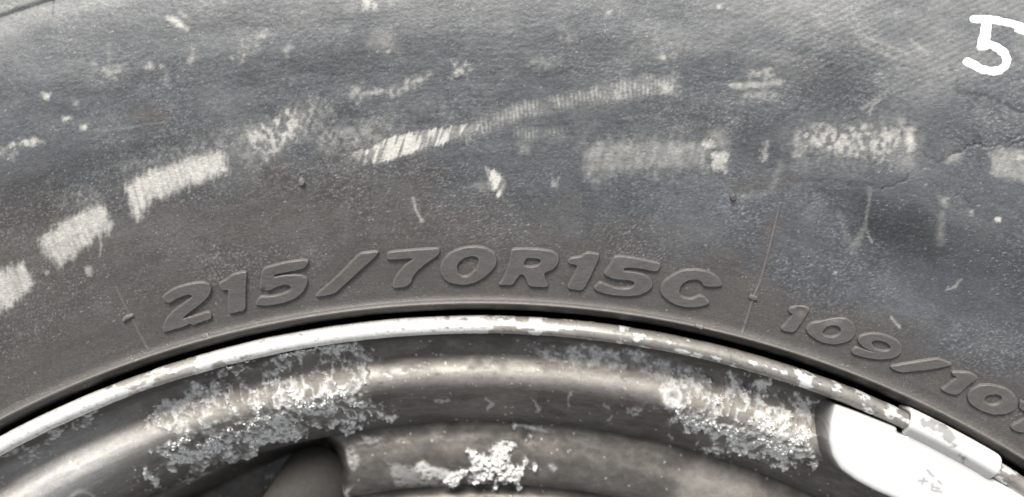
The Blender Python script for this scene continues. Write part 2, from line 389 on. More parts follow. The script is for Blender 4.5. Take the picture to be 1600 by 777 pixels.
for pts, hw, dep in CR:
    P = np.array(pts, float); lo = P.min(0) - 20; hi = P.max(0) + 20
    s = np.nonzero((qx > lo[0]) & (qx < hi[0]) & (qy > lo[1]) & (qy < hi[1]))[0]
    if not len(s): continue
    d = dist_line(qx[s] + wob[s] * 9, qy[s] + wob[s] * 9, pts)
    crack[s] += dep * np.exp(-(d / hw) ** 2)
# fine relief of the worn rubber: short wavy streaks, pits and grit
wav = fbm(px / 40, py / 40, 2, 50) * 30
g1 = fbm(px / 8.5, (py + wav * .35) / 2.9, 2, 51) - .5
g2 = fbm(px / 3.4, py / 2.6, 2, 52) - .5
g3 = fbm(U / 90, V_ / 2.6, 3, 53) - .5
upper = ss(360, 250, py + (fbm(px / 80, py / 60, 3, 54) - .5) * 120)
gritz = ss(-.1, .35, fbm(px / 90, py / 60, 3, 55) - .4)
smooth_low = ss(2030, 1990, np.hypot(px - 746, py - 2092) + 320)            # calm band above the rib
dR = np.hypot(px - 746, py - 2092)
calm = ss(1735, 1660, dR + (fbm(px / 70, py / 50, 3, 56) - .5) * 90)
# brushed diagonal marks at the upper right
br = ss(1050, 1300, px) * ss(170, 60, py - (px - 1100) * .12)
di = np.sin((px * .42 + py * .91) * 2 * math.pi / 9.5 + 5 * (fbm(px / 45, py / 14, 3, 57)))
wv = ss(0.42, .6, fbm(px / 120, py / 60, 3, 59)) * (1 - br) * ss(330, 200, py)
disp = (1 - .8 * calm) * (0.05 * g1 * (0.5 + .7 * upper) + 0.035 * g2 * (.35 + gritz) + .022 * (_hash(np.round(px / 1.8), np.round(py / 1.8), 81) - .5) * (.4 + gritz)) + .03 * g3 * (.6 + .4 * calm) + 0.02 * di * br * (.4 + fbm(px / 30, py / 12, 2, 58)) + 0.05 * g1 * wv
inm = ss(205, 207, R)
disp = disp * inm
disp[idx] *= 1 - .6 * np.clip(scuff, 0, 1); disp[idx] -= .7 * crack
Zd = Z + disp
# colour of the rubber: grey-blue above, brown brake and road dust below
yb = np.interp(px, [0, 150, 300, 420, 600, 750, 900, 1050, 1150, 1230, 1400, 1600], [300, 315, 300, 255, 262, 300, 345, 375, 400, 480, 520, 590])
warm = ss(-70, 70, py - yb + (fbm(px / 60, py / 45, 4, 60) - .5) * 110)
blue_c = np.array(lin((101, 104, 108))); warm_c = np.array(lin((104, 100, 98))); calm_c = np.array(lin((99, 95, 92))); haze_c = np.array(lin((146, 147, 146)))
K = 0.62
C = blue_c * (1 - warm[:, None]) + warm_c * warm[:, None]
C = C * (1 - .75 * calm[:, None]) + calm_c * .75 * calm[:, None]
hz = (.26 * ss(120, -30, py + (fbm(px / 70, py / 40, 3, 61) - .5) * 90) + .5 * br * ss(.3, .6, fbm(px / 110, py / 50, 3, 62))
      + .22 * ss(.52, .72, fbm(px / 85, py / 38, 4, 63)) * ss(330, 200, py)
      + .12 * ss(.5, .7, fbm(px / 55, py / 45, 4, 64)) * (1 - calm))
edge_l = ss(2150, 2175, dR) * ss(2222, 2210, dR) * ss(420, 100, px)
hz = np.clip(hz + .6 * edge_l, 0, .9)
bl2 = ss(0, 60, sdf_poly(px, py, [(1130, 300), (1230, 290), (1300, 320), (1330, 390), (1420, 440), (1520, 520), (1480, 540), (1380, 500), (1300, 470), (1200, 470), (1180, 400)]) + 35 + wav * .3) if False else 0
C = C * (1 - hz[:, None]) + haze_c * hz[:, None]
mott = 1 + .26 * (fbm(px / 18, py / 15, 5, 65) - .5) + .22 * g3 + .4 * g1 * (1 - calm) * (.5 + .6 * upper) + .22 * g2 * (1 - calm) + .10 * di * br + (.9 * _hash(np.round(px / 2.9 + .5 * (np.round(py / 1.8) % 2)), np.round(py / 1.8), 82) ** 5 - .15) * (1 - .7 * calm) * (.35 + 1.1 * gritz) * (.45 + .55 * ss(20, 190, py))
# left wipes of paler dust lying on the lower right of the wall
wipe = np.zeros(len(px))
for pts, hw, st in (([(1130, 330), (1240, 300), (1320, 380), (1420, 460), (1560, 520)], 34, .12), ([(1040, 330), (1120, 310)], 40, .16),
                    ([(1395, 450), (1400, 452)], 20, .1)):
    wipe += st * np.exp(-(dist_line(px, py, pts) / hw) ** 2)
for poly, st in (([(1335, 300), (1440, 335), (1480, 370), (1470, 420), (1400, 400), (1345, 370)], -.18),
                 ([(1290, 290), (1440, 320), (1600, 380), (1600, 470), (1500, 430), (1400, 380)], -.05), ([(1268, 285), (1300, 335), (1340, 395), (1400, 445), (1480, 485), (1620, 525), (1620, 385), (1440, 328), (1340, 292)], -.15),
                 ([(0, 260), (220, 190), (370, 190), (210, 260), (0, 370)], -.14), ([(400, 130), (560, 165), (700, 190), (540, 215), (380, 180)], -.12),
                 ([(860, 130), (1100, 160), (1230, 190), (1240, 290), (1140, 230), (900, 210)], -.10), ([(1230, 60), (1330, 70), (1350, 130), (1260, 150)], -.13)):
    wipe += st * ss(*((-28, 30) if st != -.15 else (-12, 12)), sdf_poly(px, py, poly) + (fbm(px / 40, py / 30, 3, 66) - .5) * (40 if st != -.15 else 22))
for q0, (x0, y0, x1, y1, hw, st) in enumerate(((0, 150, 700, 60, 16, -.13), (60, 60, 620, 20, 9, -.10), (380, 118, 900, 110, 12, -.14), (0, 290, 330, 210, 16, -.13), (860, 60, 1330, 120, 18, -.12), (300, 175, 560, 150, 7, .10), (0, 20, 300, -20, 10, .12), (700, 40, 1150, 50, 8, .08))):
    dl = dist_line(px, py + (fbm(px / 60, py / 30, 3, 170 + q0) - .5) * 36, [(x0, y0), (x1, y1)]); wipe += st * np.exp(-(dl / hw) ** 2) * (.5 + 1.0 * fbm(px / 50, py / 5, 3, 180 + q0))
C = C * (mott * (1 + 1.4 * wipe))[:, None]
# rust-brown smears
for poly in ([(208, 168), (262, 165), (262, 190), (215, 190)], [(1200, 345), (1225, 345), (1200, 420), (1180, 470), (1172, 465)], [(1140, 285), (1250, 278), (1250, 290), (1150, 296)]):
    m = .35 * ss(-10, 8, sdf_poly(px, py, poly) + (fbm(px / 12, py / 9, 3, 67) - .5) * 22)
    C = C * (1 - m[:, None]) + np.array(lin((112, 98, 90))) * m[:, None]
C = C * K
# pale specks of grit, clustered
sp = _hash(np.round(px / 2.6 + .3 * py), np.round(py / 1.9), 71)
dens = .002 + .014 * ss(.5, .75, fbm(px / 60, py / 40, 3, 72)) * (1 - .8 * calm) + .03 * ss(60, 0, np.abs(py - np.interp(px, [0, 300, 600, 1000, 1600], [520, 400, 330, 380, 450]))) * ss(.5, .7, fbm(px / 40, py / 30, 3, 73)) * (1 - calm)
spm = (sp < dens) * (.15 + .6 * _hash(np.round(px / 5.2), np.round(py / 5.2), 74) ** 2)
C = C * (1 - spm[:, None]) + .33 * spm[:, None]
sc_full = np.zeros(len(px)); sc_full[idx] = np.clip(scuff, 0, 1.1)
sc_c = np.array((0.56, 0.545, 0.50))
tex = (1 + .12 * g2 + .12 * g1)[:, None]
sc_full = np.clip(sc_full * (1 + 0.45 * g2 * (1 - .8 * ss(.6, .9, sc_full))), 0, 1)
C = C * (1 - sc_full[:, None]) + sc_c * tex * sc_full[:, None]
ck = np.zeros(len(px)); ck[idx] = np.clip(crack * 1.6, 0, .4); C = C * (1 - ck)[:, None]
# rib crest paled by dust and painted toplight; groove darkened by dirt and painted shade
rc = np.exp(-((R - 202.45) / .38) ** 2) * (.75 + .5 * (fbm(U / 14, V_ / 4, 3, 75)))
C = C * (1 - .55 * rc[:, None]) + np.array((.20, .188, .172)) * .55 * rc[:, None]
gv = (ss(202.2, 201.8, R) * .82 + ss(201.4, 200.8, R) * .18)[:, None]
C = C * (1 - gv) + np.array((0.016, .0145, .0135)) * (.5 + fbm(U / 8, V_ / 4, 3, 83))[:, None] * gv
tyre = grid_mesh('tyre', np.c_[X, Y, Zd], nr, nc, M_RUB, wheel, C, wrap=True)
def surf_tyre(X, Y): return tyre_z(X, Y)

# tread band and far wall of the tyre
prof = [(286, 5.2), (296, -3), (306, -14), (313, -24), (317, -34), (318, -44), (312, -45), (312, -49), (318.5, -50), (319.5, -74), (313, -75), (313, -81),
        (320, -82), (320, -106), (313, -107), (313, -113), (319.5, -114), (318.5, -138), (312, -139), (312, -143), (318, -144), (317, -154), (311, -168),
        (296, -186), (272, -200), (250, -201.9), (225, -194), (204, -184), (200.3, -176)]
th = np.linspace(0, 2 * math.pi, 240, endpoint=False)
PR = np.array(prof, float)
VV = np.stack([PR[:, 0][:, None] * np.sin(th), PR[:, 0][:, None] * np.cos(th), np.broadcast_to(PR[:, 1][:, None], (len(PR), 240))], -1).reshape(-1, 3)
grid_mesh('tread', VV, len(PR), 240, M_TREAD, tyre, wrap=True)

# ------------------------------------------------------------------ relief pieces on the tyre
def relief(name, poly, holes=(), h=0.55, edge=3.0, mat=M_LET, step=1.0, parent=tyre, line=None, hw=0, colour=None, topnoise=.03, damage=(), label=None):
    pts = np.array(line if line is not None else poly, float)
    mg = edge * 1.6 + hw + 3
    lo = pts.min(0) - mg; hi = pts.max(0) + mg
    xs = np.arange(lo[0], hi[0] + step, step); ys = np.arange(lo[1], hi[1] + step, step)
    gy, gx = np.meshgrid(ys, xs, indexing='ij'); n1, n2 = gx.shape; gx = gx.ravel(); gy = gy.ravel()
    if line is not None:
        wv_ = (fbm(gx / 7, gy / 7, 3, 91) - .5) * hw * .5 + (fbm(gx / 2, gy / 2, 2, 90) - .5) * 1.2
        d = hw - dist_line(gx, gy, line) + wv_
    else:
        d = sdf_poly(gx, gy, poly)
        for hh in holes: d = np.minimum(d, -sdf_poly(gx, gy, hh))
        d = d + 0.7 + (fbm(gx / 5, gy / 5, 2, 92) - .5) * 0.8
    X0, Y0, Z0 = unproject(gx, gy, surf_tyre)
    e = .4
    zx = (surf_tyre(X0 + e, Y0) - surf_tyre(X0 - e, Y0)) / (2 * e); zy = (surf_tyre(X0, Y0 + e) - surf_tyre(X0, Y0 - e)) / (2 * e)
    N = np.stack([-zx, -zy, np.ones_like(zx)], -1); N /= np.linalg.norm(N, axis=1)[:, None]
    t = ss(-.6 * edge, .6 * edge, d)
    hh_ = -0.12 + (h + 0.12) * t + topnoise * (fbm(gx / 18, gy / 12, 3, 93) - .5) * t * 3 - .06 * (fbm(gx / 3, gy / 3, 2, 94) - .5) * t * (h > .3)
    for dx, dy, dr, dh in damage: hh_ = hh_ - dh * np.exp(-(((gx - dx) ** 2 + (gy - dy) ** 2) / dr ** 2))
    P = np.stack([X0, Y0, Z0], -1) + N * hh_[:, None]
    kc = None
    if colour is not None:
        warm2 = ss(-45, 45, gy - np.interp(gx, [0, 300, 600, 800, 1000, 1150, 1300, 1600], [300, 300, 380, 420, 400, 420, 480, 560]))
        c = (blue_c * .35 + warm_c * .65) * (1 - warm2[:, None]) + warm_c * warm2[:, None]
        c = c * (1 + .22 * (fbm(gx / 16, gy / 10, 3, 95) - .5) + .25 * (fbm(gx / 12, gy / 2.5, 2, 96) - .5))[:, None] * K * colour
        edgepale = np.exp(-((d - 1.2) / 1.5) ** 2) * (.2 + .5 * fbm(gx / 6, gy / 6, 2, 97))     # paler along the arrises
        c = c * (1 - .27 * edgepale[:, None]) + np.array((.24, .23, .215)) * .27 * edgepale[:, None]
        kc = c
    o = grid_mesh(name, P, n1, n2, mat, parent, kc, keep=(d > -edge))
    if label: o['label'] = label
    return o
def Zm(ox, oy, sc, pts): return [(ox + x / sc, oy + y / sc) for x, y in pts]
G = []
G.append(('raised_digit', Zm(230, 390, 5.55, [(125,410),(180,368),(250,325),(335,300),(430,280),(500,278),(545,295),(560,330),(548,385),(500,440),(420,500),(330,572),(305,598),(545,527),(572,590),(395,650),(378,632),(345,655),(150,712),(137,690),(165,600),(225,530),(300,475),(385,415),(398,392),(370,382),(310,395),(250,425),(190,465)]), ()))
G.append(('raised_digit', Zm(230, 390, 5.55, [(618,290),(690,255),(745,208),(868,182),(858,350),(856,520),(715,553),(700,480),(712,335),(655,352)]), ()))
G.append(('raised_digit', Zm(390, 370, 5.55, [(120,270),(200,245),(320,215),(450,195),(520,197),(500,240),(470,272),(330,298),(222,318),(215,345),(280,328),(390,320),(460,328),(502,355),(507,400),(470,470),(400,530),(290,570),(150,592),(45,585),(95,508),(160,512),(260,500),(340,470),(368,440),(350,412),(300,408),(240,425),(160,468),(85,450),(102,350)]), ()))
G.append(('raised_slash', Zm(390, 370, 5.55, [(575,500),(760,340),(960,135),(1130,118),(1090,168),(745,485),(660,505),(585,515)]), ()))
G.append(('raised_digit', Zm(590, 370, 5.55, [(88,128),(300,108),(545,92),(535,150),(430,220),(345,290),(308,340),(290,395),(250,430),(135,440),(130,400),(170,320),(240,240),(318,180),(78,192)]), ()))
G.append(('raised_digit', Zm(590, 370, 5.55, [(540,270),(560,210),(610,150),(680,110),(770,85),(860,78),(950,95),(1010,130),(1035,180),(1030,240),(990,290),(930,345),(850,390),(760,412),(670,405),(600,380),(555,330)]),
          (Zm(590, 370, 5.55, [(690,290),(690,240),(720,200),(770,170),(830,160),(872,175),(880,215),(860,265),(820,310),(770,342),(720,335)]),)))
G.append(('raised_letter', Zm(770, 370, 5.55, [(160,100),(300,97),(440,105),(530,125),(575,165),(568,225),(530,275),(442,308),(450,350),(487,430),(312,425),(272,320),(235,318),(205,360),(175,415),(45,412),(85,370),(110,310),(150,200)]),
          (Zm(770, 370, 5.55, [(290,175),(400,182),(418,205),(400,240),(350,255),(262,248)]),)))
G.append(('raised_digit', Zm(770, 370, 5.55, [(670,178),(760,168),(800,140),(830,130),(932,147),(890,250),(840,350),(800,430),(770,462),(640,442),(700,330),(740,240),(645,224)]), ()))
G.append(('raised_digit', Zm(940, 380, 5.55, [(105,115),(160,105),(300,125),(420,150),(518,175),(485,243),(330,215),(200,203),(185,238),(260,242),(340,258),(410,288),(442,335),(430,385),(385,420),(310,448),(220,455),(110,447),(10,428),(-40,408),(-75,385),(-35,345),(-10,330),(50,358),(120,382),(200,390),(262,378),(288,350),(275,325),(230,312),(150,312),(95,300),(45,280),(10,258),(50,215),(85,160)]), ()))
G.append(('raised_letter', Zm(940, 380, 5.55, [(650,250),(720,225),(820,222),(920,240),(990,275),(1030,320),(1047,362),(990,372),(880,368),(865,330),(830,308),(770,310),(710,335),(675,385),(670,430),(700,465),(760,478),(820,460),(850,440),(900,470),(937,505),(920,525),(850,545),(760,552),(650,532),(570,490),(520,440),(505,390),(530,330),(590,285)]), ()))
G.append(('raised_digit', Zm(1100, 420, 4.95, [(650,305),(690,288),(760,285),(822,300),(790,350),(745,420),(695,488),(640,482),(580,462),(630,415),(690,345),(655,332)]), ()))
G.append(('raised_digit', Zm(1100, 420, 4.95, [(785,450),(830,412),(930,395),(1030,375),(1100,380),(1155,420),(1172,480),(1150,530),(1090,565),(1000,582),(910,567),(830,520),(792,485)]),
          (Zm(1100, 420, 4.95, [(910,480),(950,440),(1010,430),(1052,450),(1055,490),(1010,522),(950,522),(915,502)]),)))
G.append(('raised_digit', Zm(1100, 420, 4.95, [(1180,550),(1200,515),(1270,495),(1350,495),(1440,520),(1510,565),(1532,610),(1510,660),(1450,690),(1370,697),(1270,687),(1180,667),(1130,640),(1160,605),(1185,600),(1250,625),(1320,640),(1260,618),(1215,590)]),
          (Zm(1100, 420, 4.95, [(1285,560),(1330,545),(1400,560),(1440,595),(1435,625),(1380,630),(1310,612)]),)))
G.append(('raised_slash', Zm(1360, 480, 5.55, [(160,505),(400,465),(580,437),(705,485),(690,500),(500,535),(260,560),(190,535)]), ()))
G.append(('raised_digit', Zm(1360, 480, 5.55, [(705,552),(780,558),(850,555),(930,600),(900,630),(830,680),(760,750),(700,750),(600,710),(650,680),(720,620),(748,600),(700,572)]), ()))
G.append(('raised_digit', Zm(1260, 590, 4.155, [(1040,110),(1060,75),(1120,45),(1200,42),(1290,65),(1350,110),(1372,160),(1350,205),(1290,230),(1200,235),(1110,200),(1050,155)]),
          (Zm(1260, 590, 4.155, [(1145,130),(1180,105),(1240,103),(1270,125),(1255,157),(1210,177),(1160,162)]),)))
G.append(('raised_digit', Zm(1260, 590, 4.155, [(1385,140),(1560,235),(1540,270),(1470,320),(1410,352),(1360,347),(1313,315),(1395,268),(1460,238),(1375,195)]), ()))
names = ['first digit 2 of the size marking', 'digit 1 beside the first 2', 'digit 5 before the long slash', 'long slanted slash of the size marking', 'wide digit 7', 'wide digit 0 after the 7',
         'letter R', 'digit 1 after the letter R', 'digit 5 before the letter C', 'letter C at the end of the size marking', 'chipped digit 1 of the load index', 'chipped digit 0 of the load index', 'digit 9 of the load index',
         'short slash of the load index', 'digit 1 after the short slash', 'digit 0 above the balance weight', 'digit cut by the right edge of the photo']
for i, (nm, poly, holes) in enumerate(G):
    dmg = ()
    if i == 11: dmg = ((1292, 496, 9, .45), (1306, 494, 8, .5))
    if i == 10: dmg = ((1250, 483, 7, .45),)
    if i == 2: dmg = ((413, 452, 4, .3),)
    relief(nm, smooth_poly(poly, 2), [smooth_poly(h, 2) for h in holes], h=(.64 if i < 10 else .58), edge=2.1, colour=1.08, damage=dmg, label='raised ' + names[i], step=.75)

# radial mould lines, vent nubs, shoulder grooves
def ridge(name, line, hw, h, label=None, colour=1.0): return relief(name, None, h=h, edge=2.2, line=line, hw=hw, colour=colour, topnoise=.01, label=label, step=.8)
ridge('mould_line', [(1219, 318), (1203, 385), (1188, 440), (1178, 463)], 2.0, .20, 'thin raised mould line above the letter C end', 1.35)
ridge('mould_line', [(1176, 467), (1168, 495), (1160, 520)], 2.4, .22, 'short raised mould line reaching the rib right of the letter C', 1.2)
ridge('mould_line', [(208, 500), (218, 522), (232, 547)], 2.2, .16, 'short raised mould line left of the first digit', 1.15)
ridge('mould_line', [(182, 450), (195, 478), (203, 492)], 2.4, .07, 'faint upper mould line left of the first digit', 1.15)
ridge('vent_nub', [(194, 500), (198, 496), (206, 493)], 3.0, .5, 'torn rubber nub on the left mould line', 1.35)
ridge('vent_nub', [(1173, 464), (1181, 466)], 3.4, .5, 'torn rubber nub on the right mould line', 1.1)
ridge('vent_nub', [(471, 283), (472, 285)], 4.2, .75, 'round rubber nub below the scuffs, left', 1.6)
ridge('vent_nub', [(1145, 307), (1146, 309)], 4.2, .75, 'round rubber nub below the scuffs, right', 1.0)
ridge('vent_nub', [(318, 526), (324, 523)], 3.0, .45, 'small flash lump on the rib below the first digits', 1.5)
ridge('vent_nub', [(1088, 508), (1096, 511)], 3.0, .4, 'small flash lump on the rib below the letter C', 1.5)
# tyre-marker numeral
for ln, hw in (([(1521, 30), (1540, 30), (1556, 32), (1580, 37), (1606, 45)], 6.3), ([(1541, 32), (1539, 48), (1536, 62), (1533, 73), (1538, 72), (1547, 70), (1560, 76), (1570, 84), (1574, 94), (1571, 104), (1562, 110), (1550, 112), (1535, 109), (1520, 101), (1511, 97)], 6.7),
               ([(1543, 40), (1541, 60)], 6.5), ([(1588, 48), (1606, 54)], 3.0)):
    relief('painted_numeral', None, h=.10, edge=1.8, mat=M_PAINT, line=ln, hw=hw, topnoise=.02, label='white marker-paint stroke of a handwritten 5', step=.8)

# ------------------------------------------------------------------ rim (profile walked from the flange inward)
RIM_P = [(199.5, -10), (199.6, -5), (199.6, -2.6), (199.25, -1.0), (198.5, -.25), (197.8, 0), (197.1, -.2), (196.5, -.9), (196.2, -1.8), (196.3, -3),
         (196.2, -5), (195.6, -7.2), (194.7, -9.2), (193.4, -10.4), (191.9, -10.4), (189.8, -9.5), (187.8, -8.7), (186.0, -8.75), (184.3, -10.0), (182.3, -12.8), (180.8, -15.6), (178.4, -19.0),
         (176.2, -22.3), (175.0, -24.3), (174.4, -25.8), (174.2, -27.6)]
DISC_P = [(175.5, -27.5), (174.0, -27.3), (172.0, -26.9), (169.5, -26.2), (166.5, -25.9), (163.0, -26.9), (160.3, -28.9), (158.9, -31.2), (158.4, -32.8), (157.6, -32.6), (156, -31.2), (152, -30.6), (140, -32), (120, -40), (100, -44), (80, -40), (76, -34), (70, -33), (33, -33), (32, -40)]
def walk(P, step):
    P = np.array(P, float); out = [P[0]]
    # Catmull-Rom through the points, resampled
    dense = []
    Q = np.vstack([2 * P[0] - P[1], P, 2 * P[-1] - P[-2]])
    for i in range(1, len(Q) - 2):
        t = np.linspace(0, 1, 24, endpoint=False)[:, None]
        p0, p1, p2, p3 = Q[i - 1], Q[i], Q[i + 1], Q[i + 2]
        dense.append(.5 * (2 * p1 + (p2 - p0) * t + (2 * p0 - 5 * p1 + 4 * p2 - p3) * t ** 2 + (3 * p1 - p0 - 3 * p2 + p3) * t ** 3))
    dense = np.vstack(dense + [P[-1:]])
    L = np.r_[0, np.cumsum(np.hypot(*np.diff(dense, axis=0).T))]
    n = max(4, int(L[-1] / step)); s = np.linspace(0, L[-1], n)
    pr = np.c_[np.interp(s, L, dense[:, 0]), np.interp(s, L, dense[:, 1])]
    tg = np.gradient(pr, axis=0); tg /= np.linalg.norm(tg, axis=1)[:, None] + 1e-9
    nm = np.c_[tg[:, 1] * -1, tg[:, 0]] * -1                            # points out of the metal (towards +z / the axis)
    nm = np.where((nm[:, 1] < 0)[:, None] & (np.abs(nm[:, 1:2]) > .2), -nm, nm)
    return pr, nm, s
def revolve(P, step, thl):
    pr, nm, s = walk(P, step)
    n, m = len(pr), len(thl)
    # consistent outward normal: right-hand side of the walk direction (walk goes inward)
    tg = np.gradient(pr, axis=0); tg /= np.linalg.norm(tg, axis=1)[:, None] + 1e-9
    nn = np.c_[tg[:, 1], -tg[:, 0]]
    Rm = np.repeat(pr[:, 0], m); Zm_ = np.repeat(pr[:, 1], m); NR = np.repeat(nn[:, 0], m); NZ = np.repeat(nn[:, 1], m); Tm = np.tile(thl, n)
    return Rm, Zm_, NR, NZ, Tm, n, m
def place(Rm, Zm_, NR, NZ, Tm, h):
    r = Rm + NR * h; z = Zm_ + NZ * h
    return np.c_[r * np.sin(Tm), r * np.cos(Tm), z]

THR = theta_list(0.23 / 190, 0.565, 140)
CRUST = [
 ([(235,640),(300,602),(400,566),(480,548),(560,547),(576,562),(566,600),(598,630),(600,660),(500,660),(440,684),(330,735),(240,757),(225,742),(255,700),(300,690),(420,640),(330,640),(260,670),(228,655)], 1.0),
 ([(270,655),(420,600),(520,580),(540,640),(420,660),(300,700)], .45),
 ([(586,655),(594,630),(602,632),(606,646),(620,650),(612,660),(598,656)], 1.1),
 ([(1040,606),(1060,588),(1100,592),(1200,602),(1292,632),(1292,725),(1200,728),(1130,702),(1072,682),(1056,650),(1082,625)], 1.0),
 ([(838,546),(900,540),(1000,550),(1054,572),(1000,578),(900,574),(850,562)], .62),
 ([(1030,610),(1060,608),(1066,632),(1048,645),(1030,630)], .5),
 ([(1000,560),(1100,580),(1100,600),(1040,600),(1000,580)], .4),
 ([(988,640),(1010,630),(1000,648),(986,648)], .5),
 ([(45,703),(100,668),(148,641),(152,650),(100,682),(60,706)], .55), ([(0,712),(28,702),(10,716)], .5),
]
CRUST_D = [
 ([(714,744),(716,730),(736,714),(744,698),(748,712),(770,712),(782,694),(804,684),(800,702),(780,716),(790,728),(812,726),(826,696),(836,704),(832,724),(838,728),(800,744),(760,750)], 1.1),
 ([(648,730),(664,722),(700,735),(720,750),(660,748)], .6), ([(560,690),(600,684),(580,694),(562,694)], .5), ([(566,682),(578,684),(570,692)], .8),
 ([(812,664),(850,668),(866,674),(860,682),(846,676)], .55), ([(600,720),(660,735),(700,760),(620,760)], .25), ([(545,700),(560,720),(552,735),(545,725)], .3),
 ([(340,755),(350,752),(346,762)], .5), ([(395,762),(408,760),(404,768),(396,768)], .6), ([(530,770),(548,762),(540,775)], .5),
 ([(730,742),(760,742),(760,755),(735,755)], .8), ([(860,728),(870,732),(866,742)], .5),
 ([(225,750),(300,735),(330,740),(250,765)], .3),
]
def crust_field(px, py, polys, seed=0):
    m = np.zeros(len(px)); big = fbm(px / 26, py / 22, 4, 101 + seed) - .5; sm = fbm(px / 6, py / 6, 3, 102 + seed) - .5
    for poly, st in polys:
        P = np.array(poly, float); lo = P.min(0) - 40; hi = P.max(0) + 40
        s = np.nonzero((px > lo[0]) & (px < hi[0]) & (py > lo[1]) & (py < hi[1]))[0]
        if not len(s): continue
        small = min(hi - lo) < 130
        d = sdf_poly(px[s], py[s], poly) + big[s] * (14 if small else 70) + sm[s] * (8 if small else 26)
        m[s] = np.maximum(m[s], st * ss(-4, 5, d))
    return m
# --- flange lip
lipP = RIM_P[:9]
Rm, Z0, NR, NZ, Tm, n, m = revolve(lipP, .22, THR)
P0 = place(Rm, Z0, NR, NZ, Tm, 0 * Rm); lx, ly = chart(P0[:, 0], P0[:, 1], P0[:, 2])
u = Tm * 190 / S; v = Rm / S
h = .16 * (fbm(u / 40, v / 12, 3, 110) - .5) + .06 * (fbm(u / 6, v / 5, 3, 111) - .5)
flake_sheen = ss(.50, .56, fbm(u / 22, v / 9, 4, 112) + .18 * (fbm(u / 5, v / 4, 2, 113) - .5) + np.interp(lx, [0, 150, 200, 300, 420, 700, 800, 1000, 1300, 1600], [.4, .28, .0, -.02, .25, .28, .03, -.13, -.10, -.02]))  # worn pale flakes; at left they merge into the lip's painted highlight
flake_sheen = np.where(np.abs(Tm) > .6, .5, flake_sheen)
h += .05 * flake_sheen
dirty = np.array((.40, .38, .345)) * np.interp(lx, [0, 750, 1000, 1600], [1, 1, .68, .68])[:, None]; dirty = dirty * (.8 + .4 * fbm(u / 16, v / 9, 4, 116))[:, None]; white = np.array((.78, .77, .745))
c = dirty * (1 - flake_sheen[:, None]) + white * flake_sheen[:, None]
c = c * (1 + .25 * (fbm(u / 9, v / 5, 3, 114) - .5))[:, None]
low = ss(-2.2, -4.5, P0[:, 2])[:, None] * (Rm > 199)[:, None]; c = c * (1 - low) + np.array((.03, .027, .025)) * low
pit = ss(.70, .76, fbm(u / 4, v / 4, 2, 115))[:, None]; c = c * (1 - .3 * pit)

rim_ps = RIM_P[8:]
Rb, Zb, NRb, NZb, Tb, nb_, mb_ = revolve(rim_ps, .24, THR)
Pb = place(Rb, Zb, NRb, NZb, Tb, 0 * Rb); bx, by = chart(Pb[:, 0], Pb[:, 1], Pb[:, 2])
ub = Tb * 190 / S; arc = np.repeat(np.arange(nb_) * .24 / S, mb_)
cr = crust_field(bx, by, CRUST)
lum = billow(ub / 13, arc / 19, 4, 120); lumf = billow(ub / 4.5, arc / 6, 3, 121)
act = cr * ss(.46, .64, .5 * lum + .55 * fbm(ub / 30, arc / 44, 5, 122) + .12 * (fbm(ub / 4, arc / 4, 2, 119) - .5))
haze = cr * .45
hb = .10 * (fbm(ub / 50, arc / 30, 3, 123) - .5) + act * (.14 + .50 * lum * lumf) + cr * .07 * lumf + .012 * (fbm(ub / 3, arc / 3, 2, 124) - .5)
# ring-shaped blister
bd = np.hypot(bx - 1051, by - 621); hb += .35 * np.exp(-((bd - 13) / 4) ** 2) - .4 * np.exp(-(bd / 7) ** 2)
bd3 = np.hypot(bx - 130, by - 790); hb += .3 * np.exp(-((bd3 - 22) / 3) ** 2)
ring = np.exp(-((bd - 13) / 4) ** 2) * .7 + .5 * np.exp(-((bd3 - 22) / 3) ** 2)
for qx_, qy_, qr in ((1020, 617, 6), (632, 578, 3.2), (742, 576, 3.2), (121, 728, 3), (112, 721, 2)):
    hb -= .18 * np.exp(-(((bx - qx_) ** 2 + (by - qy_) ** 2) / qr ** 2))
base = np.array((.155, .143, .130)); pale = np.array((.69, .685, .66)); tan = np.array((.34, .315, .28)); dark = np.array((.05, .046, .043))
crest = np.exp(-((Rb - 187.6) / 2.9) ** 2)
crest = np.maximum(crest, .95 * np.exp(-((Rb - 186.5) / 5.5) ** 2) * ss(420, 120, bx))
crest_sheen = crest * (.45 + .65 * fbm(ub / 90, arc / 10, 4, 125)) * ss(.25, .6, fbm(ub / 14, arc / 7, 4, 126) + .18 + .45 * ss(420, 60, bx))
cb = np.broadcast_to(base, (len(Rb), 3)) * (1 + .5 * (fbm(ub / 22, arc / 12, 4, 127) - .5) + .35 * (fbm(ub / 60, arc / 3, 3, 128) - .5))[:, None]
cb = cb * (1 + .5 * (fbm(ub / 7, arc / 5, 4, 138) - .5) + .3 * (fbm(ub / 120, arc / 1.4, 2, 139) - .5))[:, None]
stn = (.5 * ss(.50, .66, fbm(ub / 36, arc / 24, 5, 151)))[:, None]; cb = cb * (1 - stn) + np.array((.075, .062, .052)) * stn
recess_dk = np.clip(ss(194.2, 195.6, Rb) + .6 * ss(-19, -25, Pb[:, 2]), 0, 1)[:, None] * .75  # darker under the lip and towards the foot of the inner slope
cb = cb * (1 - recess_dk) + dark * recess_dk
sheen_m = np.clip((.52 + .4 * ss(460, 150, bx)) * crest_sheen, 0, 1)[:, None]; cb = cb * (1 - sheen_m) + (np.array((.50, .48, .44)) + .36 * ss(330, 60, bx)[:, None]) * (.8 + .4 * fbm(ub / 10, arc / 5, 4, 152))[:, None] * sheen_m      # crest highlight put into the colour, broken up by noise, palest at left
